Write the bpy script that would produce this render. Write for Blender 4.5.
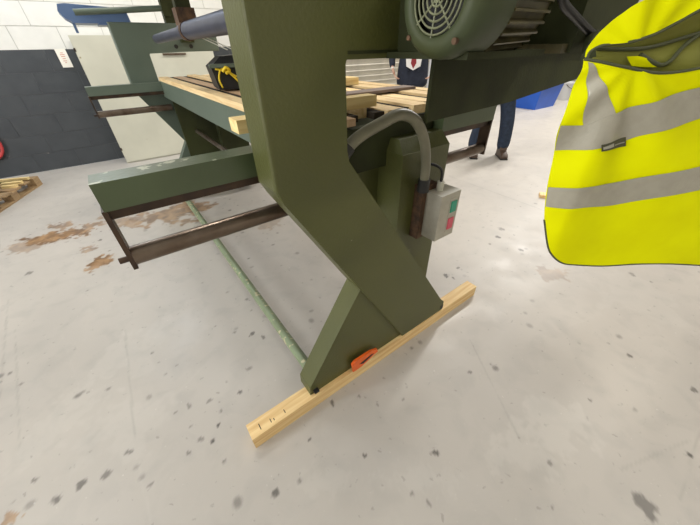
import bpy, bmesh, math, random
import numpy as np
from mathutils import Vector, Matrix
random.seed(7); rng = np.random.default_rng(7)
PI = math.pi
for o in list(bpy.data.objects): bpy.data.objects.remove(o)
S = bpy.context.scene; COL = S.collection

# ---------------------------------------------------------------- camera
F_PX, PITCH, ROLL, YAW = 291.364, .638371, .0197464, .632232
EYE = Vector((0, 0, 1.45))
fw = Vector((math.sin(YAW)*math.cos(PITCH), math.cos(YAW)*math.cos(PITCH), -math.sin(PITCH)))
rt0 = Vector((math.cos(YAW), -math.sin(YAW), 0)); dn0 = fw.cross(rt0)
rt = math.cos(ROLL)*rt0 + math.sin(ROLL)*dn0
dn = -math.sin(ROLL)*rt0 + math.cos(ROLL)*dn0
cam = bpy.data.cameras.new('camera'); cam.sensor_width = 36; cam.lens = 36*F_PX/700
cam.clip_start = .02; cam.clip_end = 100
co = bpy.data.objects.new('camera', cam); COL.objects.link(co)
m = Matrix((rt, -dn, -fw)).transposed().to_4x4(); m.translation = EYE
co.matrix_world = m; S.camera = co
# ---------------------------------------------------------------- world, exposure, lights
w = bpy.data.worlds.new('world'); S.world = w; w.use_nodes = True
w.node_tree.nodes['Background'].inputs[0].default_value = (.75, .86, 1, 1)
w.node_tree.nodes['Background'].inputs[1].default_value = 1.0
vs = S.view_settings; vs.view_transform = 'Standard'; vs.look = 'None'; vs.gamma = 1; vs.use_curve_mapping = False
vs.exposure = -0.66
# ceiling lamps: x, y, z, power, colour, size x, size y
LAMPS = [(-.45, 5.45, 3.7, 60, (.76, .87, 1), .6, .6),
         (-3.0, 2.6, 4.6, 95, (.92, .96, 1), 1.4, .4),
         (1.2, 3.6, 4.6, 170, (1, .95, .87), 1.4, .4),
         (5.4, 2.8, 4.6, 270, (1, .96, .90), 1.4, .4),
         (9.0, 3.0, 4.6, 380, (1, .97, .93), 1.4, .4),
         (13.0, 3.0, 4.6, 300, (1, .97, .93), 1.4, .4),
         (3.2, -1.8, 4.6, 130, (1, .94, .86), 1.4, .4),
         (-1.8, -1.8, 4.6, 30, (1, .96, .92), 1.4, .4)]

# ---------------------------------------------------------------- helpers
def link(o, parent=None):
    COL.objects.link(o)
    if parent: o.parent = parent
    return o
def tag(o, label=None, cat=None, group=None, kind=None):
    for k, v in (('label', label), ('category', cat), ('group', group), ('kind', kind)):
        if v: o[k] = v
    return o
def thing(name, label, cat, loc=(0, 0, 0), rz=0, group=None):
    o = bpy.data.objects.new(name, None); o.empty_display_size = .1
    o.location = loc; o.rotation_euler = (0, 0, rz)
    return tag(link(o), label, cat, group)
def obj(name, bm, mat, parent=None, smooth=None, loc=None):
    me = bpy.data.meshes.new(name)
    bmesh.ops.recalc_face_normals(bm, faces=bm.faces)
    if smooth:
        for f in bm.faces: f.smooth = True
        if smooth is not True:
            for e in bm.edges:
                if len(e.link_faces) == 2 and e.calc_face_angle(0) > smooth: e.smooth = False
    bm.to_mesh(me); bm.free()
    for mm in (mat if isinstance(mat, (list, tuple)) else [mat]): me.materials.append(mm)
    o = bpy.data.objects.new(name, me)
    if loc: o.location = loc
    return link(o, parent)
def BM(): return bmesh.new()
def bev(bm, r, seg=2, ang=.6):
    es = [e for e in bm.edges if len(e.link_faces) == 2 and e.calc_face_angle(0) > ang]
    if r > 0 and es: bmesh.ops.bevel(bm, geom=es, offset=r, segments=seg, profile=.5, affect='EDGES')
    return bm
def box(bm, x0, x1, y0, y1, z0, z1):
    v = [bm.verts.new(p) for p in ((x0,y0,z0),(x1,y0,z0),(x1,y1,z0),(x0,y1,z0),(x0,y0,z1),(x1,y0,z1),(x1,y1,z1),(x0,y1,z1))]
    for f in ((0,3,2,1),(4,5,6,7),(0,1,5,4),(1,2,6,5),(2,3,7,6),(3,0,4,7)): bm.faces.new([v[i] for i in f])
    return bm
def bx(x0, x1, y0, y1, z0, z1, r=0, seg=2): return bev(box(BM(), x0, x1, y0, y1, z0, z1), r, seg)
def prism(bm, pts, y0, y1):            # polygon in x, z pushed along y
    a = [bm.verts.new((x, y0, z)) for x, z in pts]; b = [bm.verts.new((x, y1, z)) for x, z in pts]
    n = len(pts); bm.faces.new(a); bm.faces.new(b[::-1])
    for i in range(n): bm.faces.new((a[i], b[i], b[(i+1) % n], a[(i+1) % n]))
    return bm
def cyl(bm, a, b, r, n=20, r2=None, cap=True):
    a, b = Vector(a), Vector(b); d = (b-a).normalized(); r2 = r if r2 is None else r2
    u = d.orthogonal().normalized(); v = d.cross(u)
    A = [bm.verts.new(a+r*(math.cos(2*PI*i/n)*u+math.sin(2*PI*i/n)*v)) for i in range(n)]
    B = [bm.verts.new(b+r2*(math.cos(2*PI*i/n)*u+math.sin(2*PI*i/n)*v)) for i in range(n)]
    for i in range(n): bm.faces.new((A[i], A[(i+1) % n], B[(i+1) % n], B[i]))
    if cap: bm.faces.new(A[::-1]); bm.faces.new(B)
    return bm
def crom(P, k):
    P = [Vector(p) for p in P]; P = [2*P[0]-P[1]]+P+[2*P[-1]-P[-2]]; out = []
    for i in range(1, len(P)-2):
        for j in range(k):
            t = j/k; a, b, c, d = P[i-1:i+3]
            out.append(.5*((2*b)+(c-a)*t+(2*a-5*b+4*c-d)*t*t+(3*b-a-3*c+d)*t**3))
    return out+[P[-2]]
def tube(bm, pts, r, n=10, k=6, rfun=None, closed=False):
    P = crom(pts, k) if k > 1 else [Vector(p) for p in pts]
    u = None; rings = []
    for i, p in enumerate(P):
        if closed: d = (P[(i+1) % len(P)]-P[i-1]).normalized()
        else: d = (P[min(i+1, len(P)-1)]-P[max(i-1, 0)]).normalized()
        u = d.orthogonal().normalized() if u is None else (u-d*u.dot(d)).normalized()
        v = d.cross(u); rr = r if rfun is None else rfun(i/(len(P)-1))*r
        rings.append([bm.verts.new(p+rr*(math.cos(2*PI*j/n)*u+math.sin(2*PI*j/n)*v)) for j in range(n)])
    L = len(rings)
    for i in range(L if closed else L-1):
        A, B = rings[i], rings[(i+1) % L]
        for j in range(n): bm.faces.new((A[j], A[(j+1) % n], B[(j+1) % n], B[j]))
    if not closed: bm.faces.new(rings[0][::-1]); bm.faces.new(rings[-1])
    return bm

# ---------------------------------------------------------------- materials
def mat(name, col, rough=.5, metal=0, nscale=0, namt=.15, bump=0, bscale=60, spec=.5, col2=None, speck=None, emit=None, shuffle=False, topwear=False):
    m = bpy.data.materials.new(name); m.use_nodes = True
    nt = m.node_tree; N = nt.nodes; L = nt.links; b = N['Principled BSDF']
    b.inputs['Roughness'].default_value = rough; b.inputs['Metallic'].default_value = metal
    b.inputs['Specular IOR Level'].default_value = spec
    b.inputs['Base Color'].default_value = (*col, 1)
    tc = N.new('ShaderNodeTexCoord'); vec = tc.outputs['Object']
    if shuffle:                                # alike pieces do not repeat the same wear
        oi = N.new('ShaderNodeObjectInfo'); va = N.new('ShaderNodeVectorMath'); va.operation = 'MULTIPLY_ADD'
        va.inputs[1].default_value = (53, 91, 37); L.new(oi.outputs['Random'], va.inputs[0]); L.new(vec, va.inputs[2]); vec = va.outputs[0]
    out = None
    if nscale:
        no = N.new('ShaderNodeTexNoise'); no.inputs['Scale'].default_value = nscale; no.inputs['Detail'].default_value = 5
        L.new(vec, no.inputs['Vector'])
        mx = N.new('ShaderNodeMix'); mx.data_type = 'RGBA'
        rp = N.new('ShaderNodeMapRange'); rp.inputs[1].default_value = .35; rp.inputs[2].default_value = .68
        L.new(no.outputs['Fac'], rp.inputs[0]); L.new(rp.outputs[0], mx.inputs[0])
        c2 = col2 if col2 else tuple(c*(1-namt*2) for c in col)
        mx.inputs[6].default_value = (*col, 1); mx.inputs[7].default_value = (*c2, 1)
        out = mx.outputs[2]
    if speck:                                  # chips / scratches through the paint
        n2 = N.new('ShaderNodeTexNoise'); n2.inputs['Scale'].default_value = speck[1]; n2.inputs['Detail'].default_value = 4
        L.new(vec, n2.inputs['Vector'])
        r2 = N.new('ShaderNodeMapRange'); r2.inputs[1].default_value = speck[2]; r2.inputs[2].default_value = speck[2]+.03
        L.new(n2.outputs['Fac'], r2.inputs[0])
        m2 = N.new('ShaderNodeMix'); m2.data_type = 'RGBA'
        fac = r2.outputs[0]
        if topwear:                            # rubbed by hands and boards on the upward face
            ge = N.new('ShaderNodeNewGeometry'); sx = N.new('ShaderNodeSeparateXYZ'); L.new(ge.outputs['True Normal'], sx.inputs[0])
            mm = N.new('ShaderNodeMath'); mm.operation = 'MULTIPLY'; cl = N.new('ShaderNodeMath'); cl.operation = 'GREATER_THAN'; cl.inputs[1].default_value = .6
            L.new(sx.outputs[2], cl.inputs[0]); L.new(cl.outputs[0], mm.inputs[0]); L.new(fac, mm.inputs[1]); fac = mm.outputs[0]
        if out: L.new(out, m2.inputs[6])
        else: m2.inputs[6].default_value = (*col, 1)
        m2.inputs[7].default_value = (*speck[0], 1); L.new(fac, m2.inputs[0]); out = m2.outputs[2]
    if out: L.new(out, b.inputs['Base Color'])
    if bump:
        n3 = N.new('ShaderNodeTexNoise'); n3.inputs['Scale'].default_value = bscale; n3.inputs['Detail'].default_value = 3
        L.new(vec, n3.inputs['Vector'])
        bp = N.new('ShaderNodeBump'); bp.inputs['Strength'].default_value = bump; bp.inputs['Distance'].default_value = .004
        L.new(n3.outputs['Fac'], bp.inputs['Height']); L.new(bp.outputs[0], b.inputs['Normal'])
    if emit:
        b.inputs['Emission Color'].default_value = (*emit[0], 1); b.inputs['Emission Strength'].default_value = emit[1]
    return m
def wood(name, c1, c2, axis='x', rough=.6, knots=True):
    m = bpy.data.materials.new(name); m.use_nodes = True
    nt = m.node_tree; N = nt.nodes; L = nt.links; b = N['Principled BSDF']; b.inputs['Roughness'].default_value = rough
    tc = N.new('ShaderNodeTexCoord'); oi = N.new('ShaderNodeObjectInfo')
    mp = N.new('ShaderNodeMapping')
    s = {'x': (2.0, 26, 26), 'y': (26, 2.0, 26), 'z': (26, 26, 2.0)}[axis]; mp.inputs['Scale'].default_value = s
    L.new(tc.outputs['Object'], mp.inputs['Vector'])
    ad = N.new('ShaderNodeVectorMath'); L.new(mp.outputs[0], ad.inputs[0])
    mu = N.new('ShaderNodeMath'); mu.operation = 'MULTIPLY'; mu.inputs[1].default_value = 37; L.new(oi.outputs['Random'], mu.inputs[0])
    L.new(mu.outputs[0], ad.inputs[1])
    no = N.new('ShaderNodeTexNoise'); no.inputs['Scale'].default_value = 1.6; no.inputs['Detail'].default_value = 6; no.inputs['Distortion'].default_value = .8
    L.new(ad.outputs[0], no.inputs['Vector'])
    cr = N.new('ShaderNodeValToRGB'); cr.color_ramp.elements[0].position = .32; cr.color_ramp.elements[1].position = .62
    cr.color_ramp.elements[0].color = (*c2, 1); cr.color_ramp.elements[1].color = (*c1, 1)
    L.new(no.outputs['Fac'], cr.inputs[0])
    # tone differs a little between boards
    hs = N.new('ShaderNodeHueSaturation'); mr = N.new('ShaderNodeMapRange'); mr.inputs[3].default_value = .85; mr.inputs[4].default_value = 1.1
    L.new(oi.outputs['Random'], mr.inputs[0]); L.new(mr.outputs[0], hs.inputs['Value']); L.new(cr.outputs[0], hs.inputs['Color'])
    L.new(hs.outputs[0], b.inputs['Base Color'])
    bp = N.new('ShaderNodeBump'); bp.inputs['Strength'].default_value = .25; bp.inputs['Distance'].default_value = .002
    L.new(no.outputs['Fac'], bp.inputs['Height']); L.new(bp.outputs[0], b.inputs['Normal'])
    return m
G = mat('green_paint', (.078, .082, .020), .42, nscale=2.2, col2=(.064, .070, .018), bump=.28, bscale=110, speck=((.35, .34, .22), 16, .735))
G2 = mat('green_paint_worn', (.078, .104, .052), .28, nscale=6, col2=(.068, .09, .044), bump=.12, bscale=70, speck=((.40, .41, .31), 15, .615), topwear=True)
GF = mat('green_paint_far_hazed', (.105, .135, .104), .4, nscale=3, col2=(.09, .12, .092), bump=.15, bscale=60)  # far green, lightened and greyed to carry the haze
GD = mat('green_paint_dark_and_shaded', (.040, .046, .016), .6, spec=.2, nscale=4, col2=(.022, .025, .010), bump=.2, bscale=80)  # dark green parts, also parts with shade put into the colour
MOTOR = mat('motor_paint', (.050, .058, .022), .55, spec=.3, nscale=7, col2=(.05, .065, .035), bump=.1)
FIN = mat('motor_fin_oily', (.10, .085, .035), .45, nscale=25, col2=(.04, .035, .015), bump=.2)
GRILL = mat('grille_paint', (.17, .18, .10), .5, nscale=30, namt=.15)
BLK = mat('black_plastic', (.012, .012, .013), .45, nscale=20, namt=.2)
DSTEEL = mat('dark_steel', (.045, .032, .026), .42, .55, nscale=12, col2=(.09, .055, .035), bump=.08)
STEEL = mat('brown_steel', (.20, .16, .125), .30, .75, nscale=9, col2=(.10, .065, .045), bump=.05)
BLUESTEEL = mat('blue_grey_steel', (.085, .09, .125), .45, .5, nscale=14, col2=(.07, .075, .10), bump=.1)
RUST = mat('rusty_iron', (.13, .07, .035), .7, .2, nscale=30, col2=(.05, .03, .02), bump=.3)
PIPE = mat('pipe_paint', (.20, .25, .15), .4, nscale=8, col2=(.16, .19, .11), speck=((.44, .40, .25), 30, .60))
PINE = wood('pine', (.86, .64, .32), (.70, .44, .18), 'x')
SLAT = wood('pale_slat', (.82, .63, .35), (.66, .45, .21), 'y')
SLATD = wood('pink_brown_slat', (.52, .36, .22), (.40, .25, .14), 'y')
BATTEN = wood('yellow_batten', (.84, .66, .32), (.68, .48, .19), 'x')
GREYWOOD = wood('grey_board', (.24, .18, .15), (.16, .115, .095), 'x')
PALLET = wood('pallet_wood', (.36, .24, .12), (.22, .14, .07), 'x')
CREAM = mat('cream_sheet', (.52, .51, .42), .45, nscale=3, namt=.05, speck=((.28, .24, .15), 11, .70))
WHITEP = mat('white_paint', (.68, .67, .625), .55, nscale=7, namt=.03, bump=.35, bscale=160, shuffle=True)
DARKP = mat('dark_paint', (.050, .056, .062), .45, nscale=5, col2=(.038, .043, .050), bump=.35, bscale=160, speck=((.22, .20, .18), 6, .715), shuffle=True)
MORT = mat('mortar_white', (.50, .49, .45), .8, nscale=20, namt=.05)
MORTD = mat('mortar_dark', (.085, .09, .10), .6, nscale=20, namt=.1)
WALLP = mat('wall_paint', (.66, .64, .58), .7, nscale=3, namt=.04)
CEILP = mat('ceiling_paint', (.55, .55, .53), .8, nscale=2, namt=.04)
SHUT = mat('shutter_steel', (.46, .43, .36), .4, .35, nscale=6, namt=.08)
PAPER = mat('paper', (.78, .74, .66), .8)
PINK = mat('faded_red_ink', (.55, .25, .18), .8)
BLUEP = mat('blue_crate_and_guard_sheen', (.10, .165, .31), .35, nscale=4, col2=(.08, .135, .26))  # guard: sky sheen and haze put into the colour; crate: its own blue
BIN = mat('blue_plastic', (.015, .10, .52), .4, nscale=3, namt=.06)
TUB = mat('grey_white_plastic', (.5, .5, .49), .5)
REDH = mat('red_rubber', (.45, .04, .04), .5)
ORANGE = mat('orange_plastic', (.85, .14, .015), .4, nscale=30, namt=.08)
BOXC = mat('grey_enclosure', (.36, .34, .28), .45, nscale=40, namt=.05)
GREENB = mat('green_button', (.02, .27, .17), .4)
REDB = mat('red_button', (.55, .07, .11), .4)
COND = mat('grey_conduit', (.20, .19, .13), .4, nscale=15, namt=.1)
YELLOWC = mat('yellow_cord', (.75, .55, .02), .6)
HIVIS = mat('hi_vis_yellow', (.69, .71, .0), .7, spec=.06, nscale=9, col2=(.62, .62, .0), bump=.15, bscale=35)
HIVISIN = mat('hi_vis_inside_shaded', (.20, .20, .03), .8, nscale=9, namt=.1)  # inside of the vest, yellow darkened to carry its shade
REFL = mat('reflective_tape', (.33, .31, .25), .4, .15, nscale=50, namt=.05, bump=.1, bscale=300)
TRIMK = mat('dark_binding', (.05, .055, .02), .7)
LABEL = mat('label_patch', (.055, .055, .022), .6, nscale=40, namt=.2)
LABELT = mat('label_thread', (.30, .29, .24), .6)
NAVY = mat('navy_cloth', (.014, .019, .036), .85, nscale=30, namt=.15, bump=.2, bscale=60)
JEAN = mat('denim', (.020, .034, .066), .85, nscale=25, namt=.2, bump=.2, bscale=60)
SHIRT = mat('white_cotton', (.72, .70, .68), .8)
TIE = mat('red_tie', (.22, .012, .018), .6)
SKIN = mat('skin', (.55, .33, .24), .5, nscale=12, namt=.06)
HAIR = mat('dark_hair', (.03, .02, .014), .6, nscale=60, namt=.2, bump=.5)
BOOT = mat('brown_leather', (.075, .045, .03), .5, nscale=20, namt=.15)
EYEM = mat('eye', (.5, .5, .5), .2)
LAMPM = mat('lamp_diffuser', (.9, .9, .9), .5, emit=((1, .98, .94), 6))
GLOWP = mat('added_window_glow', (.8, .85, .9), .2, emit=((.95, .97, 1), 4))  # glowing panes of the added window
GAPM = mat('gap_shade', (.05, .04, .03), .9, spec=.1, nscale=12, namt=.2)
GALV = mat('lamp_housing', (.5, .5, .5), .4, .3)

# ---------------------------------------------------------------- floor (stains and one painted lamp glow are flat marks, kept in a colour attribute)
def axis(a, b, da, lo, hi, db):
    return np.concatenate([np.arange(lo, a, db), np.arange(a, b, da), np.arange(b, hi+1e-6, db)])
xs = axis(-2.4, 4.0, .009, -6, 18, .6); ys = axis(-.5, 4.4, .009, -4, 6.3, .34); ys[-1] = 6.3
nx, ny = len(xs), len(ys)
X, Y = np.meshgrid(xs, ys); X = X.ravel(); Y = Y.ravel()
def vnoise(x, y, s, seed):
    r = np.random.default_rng(seed); T = r.random((64, 64))
    u, v = x*s+1000, y*s+1000; i = np.floor(u).astype(int); j = np.floor(v).astype(int)
    fu, fv = u-i, v-j; fu = fu*fu*(3-2*fu); fv = fv*fv*(3-2*fv)
    a = T[i % 64, j % 64]; b = T[(i+1) % 64, j % 64]; c = T[i % 64, (j+1) % 64]; d = T[(i+1) % 64, (j+1) % 64]
    return (a*(1-fu)+b*fu)*(1-fv)+(c*(1-fu)+d*fu)*fv
def fbm(x, y, s, seed): return .5*vnoise(x, y, s, seed)+.3*vnoise(x, y, s*2.1, seed+1)+.2*vnoise(x, y, s*4.3, seed+2)
DARK = np.zeros(len(X)); RUSTM = np.zeros(len(X)); PALE = np.zeros(len(X))
def blob(dst, x, y, rx, ry=None, rot=0, amt=1, rag=.8, seed=0):
    ry = ry or rx; c, s = math.cos(rot), math.sin(rot); R_ = 2.2*max(rx, ry)
    n = np.nonzero((abs(X-x) < R_) & (abs(Y-y) < R_))[0]; xx, yy = X[n], Y[n]
    u = ((xx-x)*c+(yy-y)*s)/rx; v = (-(xx-x)*s+(yy-y)*c)/ry
    d = np.sqrt(u*u+v*v)+rag*(fbm(xx, yy, 1.6/min(rx, ry), seed)-.5)*2
    dst[n] = np.maximum(dst[n], amt*np.clip((1.05-d)/.3, 0, 1))
DARKSPOTS = [(0.212, 1.353, 0.0244), (0.258, 1.287, 0.0192), (-0.219, 1.105, 0.0225), (-0.131, 1.07, 0.0177), (-0.212, 0.905, 0.0169), (-0.17, 0.863, 0.0166), (-0.13, 0.921, 0.0127), (-0.487, 1.046, 0.0227), (-0.575, 1.004, 0.0273), (-0.661, 1.029, 0.0232), (-0.743, 1.024, 0.0236), (-0.426, 0.851, 0.017), (-0.271, 0.877, 0.0126), (-1.002, 3.085, 0.0348), (2.646, 1.101, 0.0393), (2.48, 1.043, 0.03), (1.638, 0.973, 0.0293), (1.66, 0.924, 0.0176), (1.64, 0.836, 0.0172), (2.438, 0.802, 0.0289), (1.796, 0.979, 0.0184), (1.109, -0.39, 0.0457), (1.089, -0.417, 0.0274), (-0.026, 0.51, 0.0188), (0.605, 0.211, 0.0155), (0.366, 0.677, 0.0201), (0.442, 0.115, 0.0149), (0.188, 0.595, 0.0116), (1.408, -0.1, 0.0149), (1.067, 0.36, 0.0135), (0.351, 0.395, 0.0113), (-0.818, 1.165, 0.0149), (0.014, 1.02, 0.013), (2.315, 1.021, 0.0214), (-0.51, 3.342, 0.027), (1.888, -0.4, 0.0237), (1.475, -0.459, 0.0156), (1.877, -0.133, 0.0175)]
RUSTS = [(-0.916, 3.709, 0.22, 0.12, -0.67, 0.95), (-0.705, 3.662, 0.143, 0.097, -0.67, 0.9), (-0.565, 3.73, 0.106, 0.077, -0.67, 0.7), (-0.504, 2.924, 0.088, 0.088, -0.67, 1), (-0.577, 2.838, 0.051, 0.067, -0.66, 0.9), (-0.606, 3.201, 0.075, 0.06, -0.67, 0.6), (0.038, 3.532, 0.443, 0.204, -0.67, 0.75), (0.346, 3.535, 0.209, 0.19, -0.68, 0.8), (-0.24, 3.581, 0.173, 0.126, -0.67, 0.6), (-1.079, 3.658, 0.154, 0.114, -0.67, 0.5), (-0.881, 1.058, 0.032, 0.024, -0.65, 0.7), (0.925, 2.652, 0.125, 0.128, -0.67, 0.35), (2.297, 0.489, 0.122, 0.095, -0.66, 0.35), (-0.832, 3.943, 0.129, 0.081, -0.67, 0.7)]
PALES = [(1.144, -0.027, 0.165, 0.123, -0.65, 0.5), (0.891, -0.016, 0.13, 0.074, -0.65, 0.4), (-0.425, 1.646, 0.15, 0.225, -0.66, 0.35), (-0.53, 1.197, 0.193, 0.15, -0.65, 0.3), (-0.135, 1.715, 0.133, 0.177, -0.66, 0.15), (2.48, -0.02, 0.204, 0.286, -0.66, 0.25), (1.609, 0.656, 0.139, 0.151, -0.66, 0.25), (0.474, 0.186, 0.165, 0.051, -0.65, 0.25), (0.176, 0.412, 0.125, 0.051, -0.65, 0.25), (3.267, 0.839, 0.247, 0.333, -0.67, 0.3), (-0.744, 1.418, 0.1, 0.171, -0.65, 0.25)]  # pale scuffs, and one lamp reflection on the floor painted as a patch
SCRATCH = [(3.418, 2.33, 3.355, 0.996, 0.006, 0.5, 1), (-1.089, 2.753, -1.001, 1.741, 0.005, 0.35, 1), (-0.43, 1.889, -0.459, 1.088, 0.004, 0.3, 1), (-0.595, 1.042, -0.055, 1.319, 0.004, 0.35, 0), (-0.466, 1.093, -0.447, 0.723, 0.004, 0.5, 0), (1.255, 0.49, 0.95, 0.016, 0.004, 0.3, 1), (1.765, 0.195, 2.208, 0.07, 0.004, 0.3, 0), (-0.736, 3.203, 0.121, 2.959, 0.005, 0.25, 1), (1.169, -0.297, 1.555, -0.445, 0.004, 0.3, 1), (1.235, -0.474, 1.648, -0.462, 0.004, 0.3, 1), (-0.769, 2.151, -0.625, 1.328, 0.003, 0.3, 0), (-1.006, 2.334, -0.885, 1.359, 0.004, 0.3, 1)]
for i, (x, y, r) in enumerate(DARKSPOTS): blob(DARK, x, y, r*.85, r*random.uniform(.5, .9), random.random()*3, random.uniform(.5, .95), .6, i)
for i, (x, y, rx, ry, a, amt) in enumerate(RUSTS): blob(RUSTM, x, y, rx, ry, a, amt, 1.1, 40+i)
for i, (x, y, rx, ry, a, amt) in enumerate(PALES): blob(PALE, x, y, rx, ry, a, amt, 1.3, 80+i)
for k in range(330):                       # tiny drips and chips
    x, y = random.uniform(-2.2, 4), random.uniform(-.3, 4.4)
    r = random.choice((.007, .009, .012, .016)); near = (abs(X-x) < .06) & (abs(Y-y) < .06)
    d = np.hypot(X[near]-x, (Y[near]-y)*random.uniform(.8, 1.6))
    DARK[near] = np.maximum(DARK[near], random.uniform(.25, .7)*np.clip((r*1.4-d)/(r*.7), 0, 1))
def line(dst, x0, y0, x1, y1, wd, amt, seed):
    L2 = math.hypot(x1-x0, y1-y0); t = np.clip(((X-x0)*(x1-x0)+(Y-y0)*(y1-y0))/L2**2, 0, 1)
    d = np.hypot(X-x0-t*(x1-x0), Y-y0-t*(y1-y0))+.012*(fbm(X, Y, 14, seed)-.5)
    np.maximum(dst, .6*amt*np.clip(1.4-d/wd, 0, 1)*(.4+.6*fbm(X, Y, 5, seed+9)), out=dst)
for i, l in enumerate(SCRATCH): line(DARK if l[6] else PALE, *l[:6], 120+i)
me = bpy.data.meshes.new('floor')
idx = np.arange(nx*ny).reshape(ny, nx)
quads = np.stack([idx[:-1, :-1], idx[:-1, 1:], idx[1:, 1:], idx[1:, :-1]], -1).reshape(-1, 4)
me.vertices.add(nx*ny); me.vertices.foreach_set('co', np.stack([X, Y, np.zeros_like(X)], 1).ravel().astype(np.float32))
nq = len(quads); me.loops.add(nq*4); me.loops.foreach_set('vertex_index', quads.ravel().astype(np.int32))
me.polygons.add(nq); me.polygons.foreach_set('loop_start', np.arange(0, nq*4, 4, dtype=np.int32)); me.update(calc_edges=True)
at = me.color_attributes.new('marks', 'FLOAT_COLOR', 'POINT')
at.data.foreach_set('color', np.stack([DARK, RUSTM, PALE, np.ones_like(X)], 1).ravel().astype(np.float32))
fm = bpy.data.materials.new('painted_concrete'); fm.use_nodes = True
N = fm.node_tree.nodes; L = fm.node_tree.links; b = N['Principled BSDF']
tc = N.new('ShaderNodeTexCoord')
def noise(s, d=5, dist=0):
    n = N.new('ShaderNodeTexNoise'); n.inputs['Scale'].default_value = s; n.inputs['Detail'].default_value = d; n.inputs['Distortion'].default_value = dist
    L.new(tc.outputs['Object'], n.inputs['Vector']); return n.outputs['Fac']
def rng_(v, a, b_, c=0, d=1):
    n = N.new('ShaderNodeMapRange'); L.new(v, n.inputs[0])
    for i, q in enumerate((a, b_, c, d)): n.inputs[i+1].default_value = q
    return n.outputs[0]
def mixc(f, a, b_):
    n = N.new('ShaderNodeMix'); n.data_type = 'RGBA'; L.new(f, n.inputs[0])
    for q, s in ((a, 6), (b_, 7)):
        if isinstance(q, tuple): n.inputs[s].default_value = (*q, 1)
        else: L.new(q, n.inputs[s])
    return n.outputs[2]
va = N.new('ShaderNodeVertexColor'); va.layer_name = 'marks'
sp = N.new('ShaderNodeSeparateColor'); L.new(va.outputs[0], sp.inputs[0])
c = mixc(rng_(noise(.9, 6, .6), .3, .7), (.405, .378, .345), (.465, .432, .388))
c = mixc(rng_(noise(7, 6, .4), .50, .75, 0, .32), c, (.29, .277, .26))
c = mixc(rng_(noise(28, 5, .3), .66, .72, 0, .5), c, (.22, .205, .185))
c = mixc(rng_(noise(55, 4, 0), .70, .76, 0, .6), c, (.60, .58, .53))
c = mixc(rng_(sp.outputs[2], 0, 1, 0, .38), c, (.60, .58, .53))
c = mixc(sp.outputs[1], c, mixc(rng_(noise(9, 5, .5), .38, .60), (.33, .19, .08), (.14, .07, .026)))
c = mixc(sp.outputs[0], c, (.075, .068, .06))
L.new(c, b.inputs['Base Color'])
L.new(rng_(noise(5, 5, .5), .3, .7, .36, .50), b.inputs['Roughness'])
bp = N.new('ShaderNodeBump'); bp.inputs['Strength'].default_value = .12; bp.inputs['Distance'].default_value = .003
L.new(noise(22, 5), bp.inputs['Height']); L.new(bp.outputs[0], b.inputs['Normal'])
me.materials.append(fm)
tag(link(bpy.data.objects.new('floor', me)), kind='structure')

# ---------------------------------------------------------------- room
XL, XR, YN, YB, ZC = -6, 18, -4, 6.3, 5.0
def struct(name, bm, m): return tag(obj(name, bm, m), kind='structure')
struct('ceiling', bx(XL, XR, YN, YB, ZC, ZC+.1), CEILP)
struct('wall_left', bx(XL-.15, XL, YN, YB, 0, ZC), WALLP)
struct('wall_right', bx(XR, XR+.15, YN, YB, 0, ZC), WALLP)
struct('wall_front', bx(XL, XR, YN-.15, YN, 0, ZC), WALLP)
# added unseen window in the left wall, fill light for left-facing sides
wn = tag(thing('added_window_1', None, None, (XL+.01, 1.2, 2.3)), kind='structure')
for y0, y1, z0, z1 in ((-2.1, -2.0, -1.1, 1.1), (2.0, 2.1, -1.1, 1.1), (-2.1, 2.1, 1.1, 1.2), (-2.1, 2.1, -1.2, -1.1), (-.03, .03, -1.1, 1.1)): obj('added_window_frame', bx(0, .06, y0, y1, z0, z1, .005), GALV, wn)
for y0, y1 in ((-2, -.03), (.03, 2)): obj('glow_pane', bx(.01, .02, y0, y1, -1.1, 1.1), GLOWP, wn)
ld = bpy.data.lights.new('window_fill', 'AREA'); ld.shape = 'RECTANGLE'; ld.size = 2.2; ld.size_y = 4; ld.energy = 420; ld.color = (1, .985, .95)
lo = link(bpy.data.objects.new('window_fill', ld), wn); lo.location = (.08, 0, 0); lo.rotation_euler = (0, -PI/2, 0)
# back wall: painted blockwork, each block its own piece, dark paint up to the sixth course
CH, BL, JT = .2462, .4925, .008
bwall = struct('wall_back', bx(XL, XR, YB+.004, YB+.2, 0, ZC), MORT)
bm = bx(-2.6, 3.3, YB+.003, YB+.0125, 0, CH*6+.002); obj('dark_mortar_band', bm, MORTD, bwall)
def block_mesh(mt, w):
    bm = bx(-w/2+JT/2, w/2-JT/2, -.002, .03, -CH/2+JT/2, CH/2-JT/2, .002, 1)
    me = bpy.data.meshes.new('block'); bmesh.ops.recalc_face_normals(bm, faces=bm.faces); bm.to_mesh(me); bm.free(); me.materials.append(mt); return me
bmesh_w, bmesh_d = block_mesh(WHITEP, BL), block_mesh(DARKP, BL)
for r in range(9):
    for k in range(12):
        x = -2.35+BL*k+(BL/2 if r % 2 else 0)
        o = bpy.data.objects.new('block', bmesh_d if r < 6 else bmesh_w)
        o.location = (x, YB+random.uniform(-.001, .001), CH*(r+.5)); link(o, bwall)
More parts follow.
